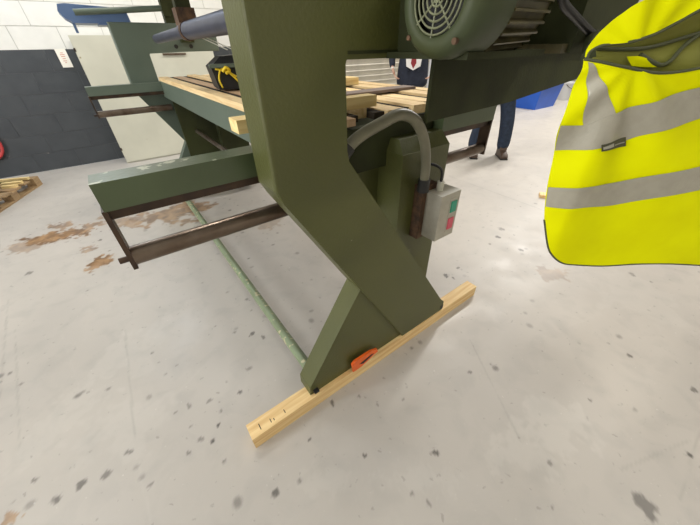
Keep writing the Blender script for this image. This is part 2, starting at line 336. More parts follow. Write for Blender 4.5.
# roller shutter
sh = tag(thing('roller_shutter', 'grey steel roller shutter of horizontal slats behind the person in a jacket', 'shutter', (5.3, YB-.07, 0)))
smesh = None
for k in range(26):
    if smesh is None:
        bm = BM()
        prof = [(0, 0), (.008, .03), (.03, .062), (.045, .085), (.04, .099), (0, .107)]
        a = [bm.verts.new((-2.0, -d, z)) for d, z in prof]; c_ = [bm.verts.new((2.0, -d, z)) for d, z in prof]
        for i in range(len(prof)-1): bm.faces.new((a[i], c_[i], c_[i+1], a[i+1]))
        bm.faces.new(a[::-1]); bm.faces.new(c_); bm.faces.new((a[-1], c_[-1], c_[0], a[0]))
        o = obj('slat', bm, SHUT, sh); smesh = o.data
    else: o = link(bpy.data.objects.new('slat', smesh), sh)
    o.location = (0, 0, .04+k*.109)
for s in (-1, 1): obj('guide_rail', bx(2.0*s-.05, 2.0*s+.05, -.05, .06, 0, 2.95, .005), GALV, sh)
obj('bottom_bar', bx(-2, 2, -.03, .03, 0, .04, .004), GALV, sh)
obj('roller_hood', bx(-2.1, 2.1, -.2, .06, 2.85, 3.2, .02), GALV, sh)
# lamps
for i, (x, y, z, p, cl, sx, sy) in enumerate(LAMPS):
    lab = 'square high bay lamp hanging low near the blockwork wall' if i == 0 else None
    t = thing('ceiling_lamp', lab or 'long white ceiling lamp hanging above the workshop floor', 'lamp', (x, y, z), group=None if lab else 'ceiling lamps outside the picture')
    obj('lamp_housing', bx(-sx/2, sx/2, -sy/2, sy/2, .03, .12, .01), GALV, t)
    obj('diffuser', bx(-sx/2+.02, sx/2-.02, -sy/2+.02, sy/2-.02, .02, .035), LAMPM, t)
    for s in (-1, 1): obj('hanger', cyl(BM(), (s*sx*.4, 0, .1), (s*sx*.4, 0, ZC-z), .006, 8), GALV, t)
    ld = bpy.data.lights.new('lamp_light', 'AREA'); ld.shape = 'RECTANGLE'; ld.size = sx; ld.size_y = sy; ld.energy = p; ld.color = cl
    lo = bpy.data.objects.new('lamp_light', ld); lo.location = (0, 0, 0); link(lo, t)

# ---------------------------------------------------------------- the timber under the near frame
def timber(name, label, x0, x1, y0, y1, z0, z1, mt, group=None):
    cx, cy = (x0+x1)/2, (y0+y1)/2
    o = obj(name, bx(x0-cx, x1-cx, y0-cy, y1-cy, 0, z1-z0, .003, 2), mt, loc=(cx, cy, z0)); return o
tb = timber('timber_beam', '', -.023, 1.62, .713, .79, 0, .083, PINE)
tag(tb, 'long square pine timber on the floor under the near machine foot', 'timber')
bm = BM()
for x, l, a in ((.10, .02, .9), (.115, .012, 1.5), (.17, .02, .5), (.05, .03, .05)):
    c_, s_ = math.cos(a)*l, math.sin(a)*l
    box(bm, x-.002-.8225-c_*.0, x+.002-.8225, -.02, -.02+l, .0826, .0832)
obj('pencil_mark', bm, DSTEEL, tb)
tb2 = timber('timber_beam', '', -.023, 1.62, 3.893, 3.97, 0, .083, PINE)
tag(tb2, 'square pine timber under the far machine frame, beyond the slatted bed', 'timber')

# ---------------------------------------------------------------- the machine
M = thing('slatted_press', 'large green machine with two open frames and a bed of wooden slats', 'machine', (.8, 2.3, 0))
def mp(name, bm, mt, parent=None, smooth=None):      # a part given in world coordinates
    o = obj(name, bm, mt, parent or M, smooth); 
    if (parent or M) is M: o.matrix_parent_inverse = Matrix.Translation((-.8, -2.3, 0))
    return o
def c_frame(y, far):
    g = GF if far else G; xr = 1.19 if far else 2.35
    pts = [(.281, 1.655), (.281, 1.135), (.30, 1.095), (.895, .083), (1.255, .083), (1.255, .15), (1.21, .195), (.520, 1.165), (.513, 1.20), (.513, 1.415), (.520, 1.433), (xr, 1.433 if far else 1.41), (xr, 1.655)]
    bm = prism(BM(), pts, y, y+.115)
    es = [e for e in bm.edges if abs(e.verts[0].co.y-e.verts[1].co.y) < 1e-6 and (e.verts[0].co.y < y+.01)]
    bmesh.ops.bevel(bm, geom=es, offset=.010, segments=3, profile=.5, affect='EDGES')
    fr = mp('frame', bm, g)
    bm = prism(BM(), [(.60, .62), (.286, .14), (.283, .083), (.93, .083), (.90, .2)], y+.018, y+.115); bev(bm, .005, 2)
    gu = mp('foot_gusset', bm, g, fr)
    for (a, b_) in (((.30, .10), (.325, .112)), ((1.222, .10), (1.25, .13))):
        mp('foot_notch', bx(a[0], b_[0], y-.001, y+.03, a[1], b_[1], .003), BLK, fr)
    return fr
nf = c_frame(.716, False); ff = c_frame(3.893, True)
# orange strap clip on the near foot
# motor
mo = mp('motor', cyl(BM(), (.68, .515, 1.525), (.90, .515, 1.525), .088, 32), FIN, None, .6)
bm = BM()
n = 48
prof = [(.612, .060), (.603, .066), (.600, .074), (.603, .088), (.615, .098), (.64, .103), (.72, .103), (.725, .098)]
rings = [[bm.verts.new((x, .515+r*math.cos(2*PI*i/n), 1.525+r*math.sin(2*PI*i/n))) for i in range(n)] for x, r in prof]
for A, B in zip(rings, rings[1:]):
    for i in range(n): bm.faces.new((A[i], A[(i+1) % n], B[(i+1) % n], B[i]))
mp('fan_cover', bm, MOTOR, mo, True)
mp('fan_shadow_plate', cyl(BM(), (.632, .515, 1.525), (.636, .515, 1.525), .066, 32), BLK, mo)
for r in (.014, .026, .037, .048, .059):
    P_ = [(.605, .515+r*math.cos(2*PI*i/36), 1.525+r*math.sin(2*PI*i/36)) for i in range(36)]
    mp('grille_ring', tube(BM(), P_, .0022, 6, 1, closed=True), GRILL, mo, True)
for k in range(4):
    a = PI/4*k+.1; d = Vector((0, math.cos(a), math.sin(a)))
    cc = Vector((.606, .515, 1.525)); mp('grille_spoke', cyl(BM(), cc-d*.064, cc+d*.064, .0022, 6), GRILL, mo)
mp('grille_hub', cyl(BM(), (.603, .515, 1.525), (.608, .515, 1.525), .009, 16), GRILL, mo)
mp('cover_screw', cyl(BM(), (.598, .455, 1.455), (.606, .455, 1.455), .006, 10), RUST, mo)
mp('cover_screw', cyl(BM(), (.598, .58, 1.463), (.606, .58, 1.463), .005, 10), RUST, mo)
for k in range(30):
    a = 2*PI*k/30; u = Vector((0, math.cos(a), math.sin(a))); v = Vector((0, -math.sin(a), math.cos(a))); c0 = Vector((0, .515, 1.525))
    bm = BM(); q = []
    for x in (.725, .885):
        for rr, ww in ((.085, .0035), (.104-(.008 if x > .8 else 0), .002)):
            for s in (-1, 1): q.append(bm.verts.new(c0+u*rr+v*ww*s+Vector((x, 0, 0))))
    for f in ((0, 1, 3, 2), (4, 6, 7, 5), (0, 2, 6, 4), (1, 5, 7, 3), (2, 3, 7, 6), (0, 4, 5, 1)): bm.faces.new([q[i] for i in f])
    mp('cooling_fin', bm, FIN, mo)
mp('motor_foot', bx(.66, 1.0, .46, .715, 1.422, 1.436, .004), GD, mo)
mp('motor_end_shield', cyl(BM(), (.885, .515, 1.525), (.93, .515, 1.525), .095, 28, .06), GD, mo, .6)
mp('terminal_box', bx(.76, .86, .47, .56, 1.62, 1.70, .006), GD, mo)
mp('motor_mount', bx(.70, .96, .60, .72, 1.43, 1.62, .006), GD, mo)
mp('motor_cable', tube(BM(), [(.86, .50, 1.65), (.865, .44, 1.60), (.88, .42, 1.56), (.928, .42, 1.524), (1.016, .42, 1.50), (1.123, .42, 1.475), (1.234, .42, 1.453), (1.33, .42, 1.435)], .0095, 10), BLK, mo, True)
mp('dusty_ledge', bx(1.082, 1.121, .455, .70, 1.424, 1.446, .006), FIN)
# gearbox and guide bar the vest hangs from
gb = mp('gearbox', bx(1.12, 1.5, .445, .715, 1.425, 1.69, .02, 3), GD)
mp('guide_bar', cyl(BM(), (.842, .292, 1.424), (1.3, .47, 1.47), .0165, 20), GD, gb, .6)
for k in range(3):
    mp('cable', tube(BM(), [(1.15+.02*k, .33, 1.46+.02*k), (1.02, .27+.015*k, 1.44+.012*k), (.92+.02*k, .20, 1.43+.018*k), (.95, .10, 1.45+.02*k), (1.05, .02, 1.52)], .006, 8), BLK, gb, True)
# tapered plate under the arm
bm = prism(BM(), [(.905, 1.225), (1.445, 1.238), (2.12, 1.29), (2.35, 1.31), (2.35, 1.42), (.907, 1.44)], .752, .766); bev(bm, .004, 2)
mp('arm_plate', bm, GD)  # darker green carries the shade under the motor
mp('arm_edge_strip', bx(.53, .90, .7135, .718, 1.434, 1.441), GD)
# cross beams, end plates and rollers on both frames
def side_beam(y, x0, x1, xe, g, far):
    bm = bx(x0, x1, y, y+.085, 1.125, 1.197, .006)
    be = mp('side_beam', bm, g)
    mp('channel_lip', bx(x0+.006, x1, y+.02, y+.075, 1.095, 1.126), DSTEEL, be)
    mp('end_plate', bx(xe-.006, xe+.006, y+.002, y+.06, .945, 1.126, .002), DSTEEL, be)
    ro = mp('roller', cyl(BM(), (x0, y+.03, .975), (x1, y+.03, .975), .028, 28), STEEL, be, .6)
    mp('roller_shaft', cyl(BM(), (xe-.03 if xe < .5 else xe-.02, y+.03, .97), (xe+.02 if xe < .5 else xe+.03, y+.03, .97), .009, 14), DSTEEL, be, .6)
    return be
side_beam(.90, -.10, .47, -.10, G2, False)
side_beam(.90, 1.2, 1.62, 1.615, G2, False)
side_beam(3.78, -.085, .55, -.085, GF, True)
# pedestal, web, control gear
pe = mp('pedestal', bx(.905, 1.205, .85, 1.12, .083, 1.085, .012, 2), G)
bm = BM(); a = [(.905, .85, 1.083), (1.205, .85, 1.083), (1.205, 1.12, 1.083), (.905, 1.12, 1.083), (.925, .90, 1.135), (1.2, .90, 1.135), (1.2, 1.12, 1.135), (.925, 1.12, 1.135)]
v = [bm.verts.new(p) for p in a]
for f in ((0,3,2,1),(4,5,6,7),(0,1,5,4),(1,2,6,5),(2,3,7,6),(3,0,4,7)): bm.faces.new([v[i] for i in f])
mp('pedestal_cap', bev(bm, .006, 2), G, pe)
mp('web_plate', bx(.60, .91, 1.0, 1.03, .80, 1.07, .004), G, pe)
mp('web_flange', bx(.60, .91, .99, 1.04, 1.068, 1.08, .003), G2, pe)
mp('switch_bracket', bx(1.0, 1.10, .80, .851, .67, .94, .004), RUST, pe)
cb = mp('control_box', bx(1.03, 1.165, .715, .805, .685, .915, .012, 3), BOXC)
mp('start_button', bx(1.105, 1.142, .708, .716, .818, .872, .004), GREENB, cb)
mp('stop_button', bx(1.105, 1.142, .708, .716, .728, .786, .004), REDB, cb)
mp('button_plate', bx(1.098, 1.150, .713, .717, .715, .885, .002), BOXC, cb)
mp('cable_gland', cyl(BM(), (1.085, .775, .91), (1.085, .775, .955), .016, 14), CREAM, cb, .6)
mp('cable', tube(BM(), [(1.085, .775, .95), (1.085, .78, 1.0), (1.06, .79, 1.025), (1.04, .82, 1.03), (1.04, .86, 1.0)], .006, 8), BLK, cb, True)
co_ = mp('conduit', tube(BM(), [(.535, .78, 1.165), (.605, .775, 1.213), (.70, .77, 1.245), (.79, .77, 1.262), (.87, .77, 1.23), (.935, .775, 1.15), (.975, .785, 1.05), (.985, .79, .97)], .0195, 16, 8), COND, None, True)
mp('conduit_gland', cyl(BM(), (.545, .78, 1.168), (.572, .78, 1.194), .026, 16), BLK, co_, .6)
mp('conduit_gland', cyl(BM(), (.985, .79, .985), (.985, .79, .93), .026, 16), BLK, co_, .6)
bm = bx(.905, 1.205, 3.62, 3.88, .083, 1.085, .012, 2); pe2 = mp('pedestal', bm, GD)  # far pedestal and web: darker green partly stands for shade
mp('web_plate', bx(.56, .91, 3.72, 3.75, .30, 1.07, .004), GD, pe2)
# bed
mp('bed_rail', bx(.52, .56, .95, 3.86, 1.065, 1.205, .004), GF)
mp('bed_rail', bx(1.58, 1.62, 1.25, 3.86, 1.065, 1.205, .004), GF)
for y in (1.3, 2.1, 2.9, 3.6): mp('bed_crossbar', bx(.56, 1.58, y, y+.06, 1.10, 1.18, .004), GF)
mp('bed_end_rail', bx(.56, 1.19, .95, .99, 1.02, 1.195, .004), GD)
k = 0; x = .522
while x < 1.6:
    wd = (.074, .085, .085, .095, .095, .10, .10, .10)[k % 8]
    y0 = .95+(0, .0, .10, .03, .02, .1, 0, .06)[k % 8]; z1 = 1.238+(0, -.006, .004, -.004, .002, -.005, .004, 0)[k % 8]
    cx = x+wd/2; o = obj('bed_slat', bx(-wd/2, wd/2, -(3.84-y0)/2, (3.84-y0)/2, 0, z1-1.2055, .003, 1), SLATD if k == 1 else SLAT, M, loc=(cx-.8, (3.84+y0)/2-2.3, 1.2055))
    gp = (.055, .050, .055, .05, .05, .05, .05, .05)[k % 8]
    if x+wd+gp < 1.55: obj('gap_shade_strip', bx(-gp/2, gp/2, -1.42, 1.42, 0, .024, 0), GAPM, M, loc=(cx+wd/2+gp/2-.8, 2.42-2.3, 1.2055))  # added dark strip, stands in for the shade between slats
    x += wd+(.055, .050, .055, .05, .05, .05, .05, .05)[k % 8]; k += 1
# pipes and rods
mp('stretcher_pipe', cyl(BM(), (.345, .82, .115), (.345, 3.90, .115), .026, 20), PIPE, None, .6)
mp('tie_rod', cyl(BM(), (.70, 1.0, .735), (.70, 3.9, .735), .02, 16), STEEL, None, .6)
# upper pressing roller
pr = mp('pressing_roller', cyl(BM(), (.60, .835, 1.555), (.60, 2.62, 1.545), .047, 28), BLUESTEEL, None, .6)
mp('roller_journal', cyl(BM(), (.60, 2.6, 1.545), (.60, 3.72, 1.53), .034, 24), BLUESTEEL, pr, .6)
mp('roller_collar', cyl(BM(), (.60, 2.50, 1.545), (.60, 2.545, 1.545), .052, 24), RUST, pr, .6)
mp('bearing_block', bx(.562, .672, 2.52, 2.62, 1.575, 1.66, .012, 2), RUST, pr)
mp('hanger_plate', bx(.572, .66, 2.54, 2.60, 1.65, 1.98, .004), GD, pr)
mp('pressure_beam', bx(.50, .98, .72, 4.0, 1.98, 2.12, .01), GD)
mp('beam_post', bx(.52, .66, .74, .82, 1.65, 1.985, .006), GD); mp('beam_post', bx(.755, .99, 3.90, 3.98, 1.60, 1.985, .006), GD)
for s in (0, 1): mp('hanging_cord', cyl(BM(), (.64+.03*s, 2.42, 1.51), (.72+.035*s, 2.2, 1.445), .003, 6), CREAM, pr)
for x in ((.777, .916)): mp('frame_hole', cyl(BM(), (x, 3.889, 1.475), (x, 3.894, 1.475), .018, 16), BLK, ff)
mp('adjuster_block', bx(.83, .945, 3.83, 3.893, 1.505, 1.56, .006), GD, ff)
# guard, its blue a painted sheen, and rod on the far frame
bm = prism(BM(), [(-.025, 1.72), (-.01, 1.765), (.04, 1.772), (.46, 1.752), (.47, 1.66), (.27, 1.645), (.05, 1.645), (.0, 1.68)], 3.95, 4.30); bev(bm, .006, 2)
gd = mp('guard_housing', bm, BLUEP)
mp('guard_leg', bx(.035, .055, 4.0, 4.03, 1.58, 1.65), BLUEP, gd)
mp('guard_shelf', bx(.22, .50, 3.94, 4.2, 1.635, 1.652, .003), BLUEP, gd)
mp('guide_rod', cyl(BM(), (.08, 3.90, 1.712), (.76, 3.86, 1.758), .022, 16), GF, gd, .6)
mp('rod_clamp', bx(.74, .80, 3.83, 3.90, 1.70, 1.80, .006), GD, ff)

# ---------------------------------------------------------------- orange clip
oc = thing('plastic_clip', 'bright orange plastic clip standing on the timber against the near foot', 'clip', (.61, .706, .085))
bm = prism(BM(), [(-.085, -.002), (-.092, .07), (-.075, .085), (.03, .082), (.075, .062), (.083, .035), (.06, .03), (-.03, -.002)], 0, .010)
bev(bm, .003, 2); obj('clip_body', bm, ORANGE, oc)
bm = prism(BM(), [(-.045, .034), (.035, .05), (.055, .042), (-.02, .018)], -.0012, .0004); obj('clip_slot', bm, BLK, oc)
bm = prism(BM(), [(-.092, .062), (.03, .074), (.03, .082), (-.075, .085)], -.004, .001); obj('clip_rim', bm, ORANGE, oc)

# ---------------------------------------------------------------- loose battens and board on the bed
tag(timber('wooden_batten', '', .295, .655, .96, 1.03, 1.2395, 1.278, BATTEN), 'short yellow batten lying across the near end of the bed, overhanging the green rail', 'batten')
tag(timber('wooden_batten', '', .68, .93, 1.055, 1.115, 1.2425, 1.285, BATTEN), 'short batten lying crosswise on the slats just behind the grey cable conduit', 'batten')
tag(timber('wooden_batten', '', .98, 1.42, 1.80, 1.93, 1.2425, 1.285, BATTEN), 'pale crosswise batten on the slats farthest back, in front of the shutter', 'batten')
tag(timber('wooden_board', '', .74, 1.50, 1.36, 1.46, 1.2425, 1.256, GREYWOOD), 'thin dark grey board lying across the bed slats', 'board')
# black wrapped block with yellow cord
bk = thing('wrapped_block', 'black plastic wrapped block tied with yellow cord on the bed slats', 'package', (.80, 2.28, 1.243), -.15)
bm = BM(); a = [(-.17, -.13, 0), (.2, -.13, 0), (.2, .14, 0), (-.17, .14, 0), (-.19, -.12, .12), (.2, -.12, .13), (.2, .13, .13), (-.19, .13, .12), (-.12, -.09, .17), (.2, -.09, .19), (.2, .10, .19), (-.12, .1, .17)]
v = [bm.verts.new(p) for p in a]
for f in ((0,3,2,1),(0,1,5,4),(1,2,6,5),(2,3,7,6),(3,0,4,7),(4,5,9,8),(5,6,10,9),(6,7,11,10),(7,4,8,11),(8,9,10,11)): bm.faces.new([v[i] for i in f])
obj('wrapping', bev(bm, .01, 2), BLK, bk)
obj('cord', tube(BM(), [(-.15, -.136, .01), (-.16, -.137, .06), (-.13, -.137, .11), (-.06, -.137, .07), (.0, -.137, .05), (.08, -.136, .02)], .005, 6), YELLOWC, bk, True)
obj('cord', tube(BM(), [(-.17, -.134, .11), (-.12, -.139, .10), (-.09, -.139, .085), (-.04, -.137, .03), (-.03, -.137, .0)], .006, 6), YELLOWC, bk, True)
obj('cord_knot', tube(BM(), [(-.13, -.14, .095), (-.11, -.15, .115), (-.09, -.142, .1), (-.115, -.147, .085)], .009, 8), YELLOWC, bk, True)
obj('flap', bx(-.20, .0, -.15, -.125, .115, .135, .005), GF, bk)

# ---------------------------------------------------------------- cream cabinet behind the machine
cc = thing('metal_cabinet', 'wide cream sheet metal cabinet standing behind the far frame against the wall', 'cabinet', (.75, 6.0, 0))
obj('body', bx(-.80, .95, -.085, .25, 0, 1.62, .006), CREAM, cc)
for i, (a, b_) in enumerate(((-.80, .95),)):
    d = obj('door', bx(a+.004, b_-.004, -.102, -.085, .02, 1.61, .004), CREAM, cc)
    if 1:
        obj('door_handle', bx(.21, .53, -.125, -.10, 1.385, 1.41, .005), STEEL, d)
    for z in (.2, .95, 1.45): obj('hinge', bx(a-.006, a+.014, -.108, -.10, z, z+.04), DSTEEL, d)
obj('latch', bx(-.42, -.27, -.122, -.10, 1.03, 1.05, .004), DSTEEL, cc)

# ---------------------------------------------------------------- things along the back wall
nt_ = thing('paper_notice', 'small white paper notice with faded red print on the dark blockwork', 'notice', (-.21, YB-.0135, 1.38))
obj('sheet', bx(-.058, .058, -.002, 0, -.105, .105), PAPER, nt_)
bm = BM()
for z, w_ in ((.06, .03), (.04, .05), (.02, .045), (-.005, .035), (-.03, .04), (-.05, .02)): box(bm, -w_/2, w_/2, -.0026, -.002, z-.004, z+.004)
obj('print', bm, PINK, nt_)
ho = tag(obj('rubber_hose', tube(BM(), [(.2*math.cos(2*PI*i/24), -.025+.008*math.sin(3*i), .2*math.sin(2*PI*i/24)) for i in range(24)], .018, 10, 1, closed=True), REDH, smooth=True, loc=(-1.55, YB-.012, .45)), 'coil of red hose hanging low on the dark wall above the pallet', 'hose')
pa = thing('wooden_pallet', 'worn wooden pallet on the floor by the dark wall', 'pallet', (-1.074, 5.62, 0), math.atan2(4.769-5.621, -1.394+1.074))
for y in (-.05, -.42, -.82):
    obj('bottom_board', bx(0, 1.1, y-.05, y+.05, 0, .018, .003), PALLET, pa)
    for x in (.06, .55, 1.04): obj('pallet_block', bx(x-.06, x+.06, y-.05, y+.05, .018, .095, .003), PALLET, pa)
for k in range(6): obj('deck_board', bx(.19*k, .19*k+.12, -.87, 0, .095, .115, .003), PALLET, pa)
for i, (dx, dy, r, ln) in enumerate(((.13, -.03, -1.10, .5), (.27, -.03, -.98, .2), (.40, -.02, -1.05, .15))):
    R = Matrix.Rotation(pa.rotation_euler.z, 3, 'Z'); p = Vector(pa.location)+R@Vector((dx, dy, .1155+(0, 0, .0)[i]))
    o = obj('wooden_offcut', bx(-.0, ln, -.022, .022, 0, .03, .003), BATTEN, loc=p); o.rotation_euler.z = pa.rotation_euler.z+r-.5-(PI/2 if False else 0)
    tag(o, ('pale stick on the pallet lying nearest the wall', 'longest pale stick lying across the middle of the pallet', 'short pale stick lying at the front of the pallet')[i], 'offcut', 'sticks on the pallet')
bb = thing('plastic_crate', 'dark blue plastic crate on the pallet at the left picture edge', 'crate', (-1.56, 5.25, .1155), 0)
bm = bx(-.15, .15, -.12, .12, 0, .16, .01); obj('crate_body', bm, BLUEP, bb)
obj('crate_rim', bx(-.16, .16, -.13, .13, .15, .17, .004), BLUEP, bb)
# right background
bi = thing('storage_bin', 'large bright blue plastic bin on the floor beyond the jeans legs', 'bin', (9.15, 4.0, 0), 0)
bm = BM(); a = [(0, 0, 0), (1.0, -.03, 0), (1.1, .9, 0), (.05, .9, 0), (-.05, -.05, .7), (1.12, -.08, .7), (1.2, .98, .7), (0, .98, .7)]
v = [bm.verts.new(p) for p in a]
for f in ((0,3,2,1),(4,5,6,7),(0,1,5,4),(1,2,6,5),(2,3,7,6),(3,0,4,7)): bm.faces.new([v[i] for i in f])
obj('bin_body', bev(bm, .02, 2), BIN, bi)
obj('bin_rim', bx(-.09, 1.2, -.12, 1.02, .68, .73, .01), BIN, bi)
for i, (x, y, h, lab) in enumerate(((11.6, 4.35, .42, 'pale grey plastic drum on the floor behind the blue bin'),)):
    t = thing('plastic_drum', lab, 'drum', (x, y, 0))
    obj('drum_body', cyl(BM(), (0, 0, 0), (0, 0, h), .2, 24, .22), TUB, t, .6); obj('drum_lid', cyl(BM(), (0, 0, h), (0, 0, h+.05), .235, 24), TUB, t, .6)
    obj('drum_handle', tube(BM(), [(-.22, -.05, h), (-.15, -.2, h-.1), (.1, -.25, h-.12), (.22, -.05, h)], .008, 6), DSTEEL, t, True)
o = tag(obj('wood_offcut', bx(-.05, .05, -.06, .06, 0, .035, .004), PINE, loc=(3.72, 1.20, 0)), 'small pine offcut on the floor beside the hem of the yellow vest', 'offcut'); o.rotation_euler.z = .5

# ---------------------------------------------------------------- hi-vis vest hanging from the guide bar (cloth coordinates: s along the cloth, z up)
V_BODY = [[(-0.1264, 1.4273), (-0.1192, 1.426), (-0.1048, 1.4234), (-0.0716, 1.4167), (-0.0072, 1.4074), (0.0446, 1.4137), (0.122, 1.431), (0.1981, 1.4488)], [(-0.1238, 1.3832), (-0.1112, 1.3826), (-0.0851, 1.3822), (-0.0245, 1.3771), (0.0286, 1.3799), (0.077, 1.3882), (0.1417, 1.4066), (0.2151, 1.4233)], [(-0.125, 1.327), (-0.0995, 1.3271), (-0.0688, 1.3304), (-0.0047, 1.3331), (0.0397, 1.3434), (0.1094, 1.3512), (0.1762, 1.3707), (0.2453, 1.3884)], [(-0.11, 1.2728), (-0.0828, 1.2777), (-0.0446, 1.2816), (0.025, 1.2864), (0.0696, 1.2989), (0.1393, 1.3052), (0.2219, 1.3224), (0.2935, 1.3406)], [(-0.0995, 1.2027), (-0.0639, 1.2128), (0.0004, 1.2113), (0.0676, 1.218), (0.1182, 1.2304), (0.1815, 1.2377), (0.2807, 1.2505), (0.3655, 1.2667)], [(-0.0846, 1.137), (-0.0359, 1.1413), (0.0407, 1.1343), (0.1137, 1.141), (0.1718, 1.1499), (0.2384, 1.1553), (0.3496, 1.1609), (0.4527, 1.17)], [(-0.0598, 1.076), (-0.0026, 1.0694), (0.0766, 1.0628), (0.1557, 1.0679), (0.2235, 1.0716), (0.2999, 1.07), (0.4209, 1.0706), (0.54, 1.0728)], [(-0.042, 1.0516), (0.0123, 1.0371), (0.0939, 1.0281), (0.1754, 1.0334), (0.2483, 1.0339), (0.3273, 1.0322), (0.4535, 1.0297), (0.5799, 1.0284)], [(-0.0116, 1.0301), (0.0272, 1.0212), (0.1014, 1.013), (0.184, 1.0184), (0.2583, 1.0187), (0.3413, 1.0125), (0.4729, 1.0052), (0.6058, 0.9994)]]
V_BAND = [[(-0.1256, 1.43), (-0.1264, 1.443), (-0.1232, 1.4615), (-0.1048, 1.481), (-0.0931, 1.4941), (-0.0617, 1.5089), (-0.0348, 1.5271), (0.04, 1.5677)], [(-0.123, 1.4287), (-0.1206, 1.4378), (-0.1103, 1.4453), (-0.0797, 1.4485), (-0.0493, 1.4575), (-0.0192, 1.4722), (0.0017, 1.4851), (0.0652, 1.5187)]]
V_LINING = [[(-0.0985, 1.4401), (-0.0904, 1.4535), (-0.0597, 1.4717), (-0.0159, 1.4935), (0.0246, 1.5091), (0.0968, 1.5437)], [(-0.0941, 1.4299), (-0.0826, 1.4361), (-0.0448, 1.4442), (0.0059, 1.4567), (0.0605, 1.4701), (0.1473, 1.5038)], [(-0.098, 1.4182), (-0.0694, 1.4154), (-0.0202, 1.4063), (0.0391, 1.4042), (0.0892, 1.4157), (0.2035, 1.4341)], [(-0.0688, 1.3304), (-0.0296, 1.3288), (0.0245, 1.3296), (0.088, 1.3423), (0.1445, 1.3573), (0.2505, 1.3801)], [(-0.0447, 1.2138), (0.0281, 1.2069), (0.0985, 1.2131), (0.1549, 1.2293), (0.2323, 1.241), (0.3696, 1.2615)], [(0.0109, 1.0923), (0.0944, 1.0785), (0.1812, 1.0796), (0.2586, 1.0794), (0.354, 1.076), (0.5389, 1.0777)]]
V_VERT = [[(-0.1218, 1.4234), (-0.1072, 1.3843), (-0.1004, 1.3544), (-0.0881, 1.3278)], [(-0.1163, 1.4221), (-0.0949, 1.3989), (-0.0748, 1.3761), (-0.0552, 1.3498)]]
V_HI = [[(-0.1254, 1.3279), (-0.0888, 1.3294), (-0.0722, 1.3412), (-0.0555, 1.3506), (-0.0045, 1.3655), (0.0711, 1.3867), (0.1367, 1.4078), (0.2133, 1.4258)], [(-0.1127, 1.2823), (-0.0764, 1.2891), (-0.0503, 1.296), (-0.0121, 1.3006), (0.0249, 1.3176), (0.1088, 1.3393), (0.18, 1.3628), (0.2498, 1.3838)]]
V_LO = [[(-0.1005, 1.209), (-0.051, 1.2191), (-0.0056, 1.2222), (0.0287, 1.2255), (0.0885, 1.2424), (0.159, 1.2557), (0.258, 1.2736), (0.34, 1.2936)], [(-0.0929, 1.1683), (-0.0305, 1.1761), (0.0203, 1.1741), (0.0537, 1.1778), (0.1191, 1.1949), (0.1895, 1.2096), (0.2945, 1.2262), (0.3851, 1.2454)]]
V_LAB = [[(-0.0576, 1.3003), (-0.0091, 1.3099)], [(-0.0523, 1.289), (-0.0004, 1.294)]]
V_LTX = [[(-0.0535, 1.2969), (-0.0337, 1.3022)], [(-0.0513, 1.2925), (-0.0293, 1.2957)]]
V_LTX2 = [[(-0.0288, 1.2991), (-0.0077, 1.3021)], [(-0.0276, 1.2972), (-0.0067, 1.3003)]]
V_IN1 = [[(-0.1139, 1.4441), (-0.0953, 1.4401), (-0.0386, 1.4392), (-0.0033, 1.4442), (0.0352, 1.454), (0.106, 1.4718)]]
V_IN2 = [[(-0.0325, 1.4316), (-0.0078, 1.421), (0.0086, 1.4168), (0.0188, 1.4232), (0.036, 1.443), (0.0644, 1.4666)]]
V_GLOW = [[(-0.0548, 1.4294), (-0.032, 1.429), (-0.0078, 1.421)], [(-0.0382, 1.4161), (-0.0132, 1.4143), (0.0082, 1.4141)]]
V_O = (0.7397, 0.1411) ; V_H = (0.80726, -0.59019, 0.0) ; V_N = (-0.59019, -0.80726, 0.0)
def vn(s, z):
    sf = -.062-.10*(z-1.27); r = math.hypot(s+.06, z-1.43)+1e-6; a = math.atan2(s+.06, 1.43-z)
    left = max(0, sf-s); cl = lambda q, lo, hi: max(lo, min(hi, q))
    return -.55*left*left/(left+.012)+.007*math.sin(9*a+1)*cl(r/.12, 0, 1)*cl(1.4-r/.5, .3, 1)
def vp(s, z, off=0):
    n = vn(s, z)+off
    return Vector((V_O[0]+V_H[0]*s+V_N[0]*n, V_O[1]+V_H[1]*s+V_N[1]*n, z))
def cloth(rows, off, kc, kr, thick):
    R = [[Vector((p[0], p[1], 0)) for p in r] for r in rows]
    R = [crom(r, kc) if len(r) > 2 else [r[0].lerp(r[1], j/kc) for j in range(kc+1)] for r in R]
    cols = []
    for j in range(len(R[0])):
        c = [r[j] for r in R]
        cols.append(crom(c, kr) if len(c) > 2 else [c[0].lerp(c[1], i/kr) for i in range(kr+1)])
    bm = BM(); nr, nc = len(cols[0]), len(cols)
    A = [[bm.verts.new(vp(cols[j][i].x, cols[j][i].y, off)) for j in range(nc)] for i in range(nr)]
    B = [[bm.verts.new(vp(cols[j][i].x, cols[j][i].y, off-thick)) for j in range(nc)] for i in range(nr)]
    for i in range(nr-1):
        for j in range(nc-1):
            bm.faces.new((A[i][j], A[i][j+1], A[i+1][j+1], A[i+1][j])); bm.faces.new((B[i][j], B[i+1][j], B[i+1][j+1], B[i][j+1]))
    for i in range(nr-1):
        for j in (0, nc-1): bm.faces.new((A[i][j], A[i+1][j], B[i+1][j], B[i][j]))
    for j in range(nc-1):
        for i in (0, nr-1): bm.faces.new((A[i][j], A[i][j+1], B[i][j+1], B[i][j]))
    return bm
vt = thing('safety_vest', 'bright yellow high visibility vest with grey reflective bands hanging from the machine', 'vest', (V_O[0], V_O[1], 1.0))
VI = Matrix.Translation((-V_O[0], -V_O[1], -1.0))
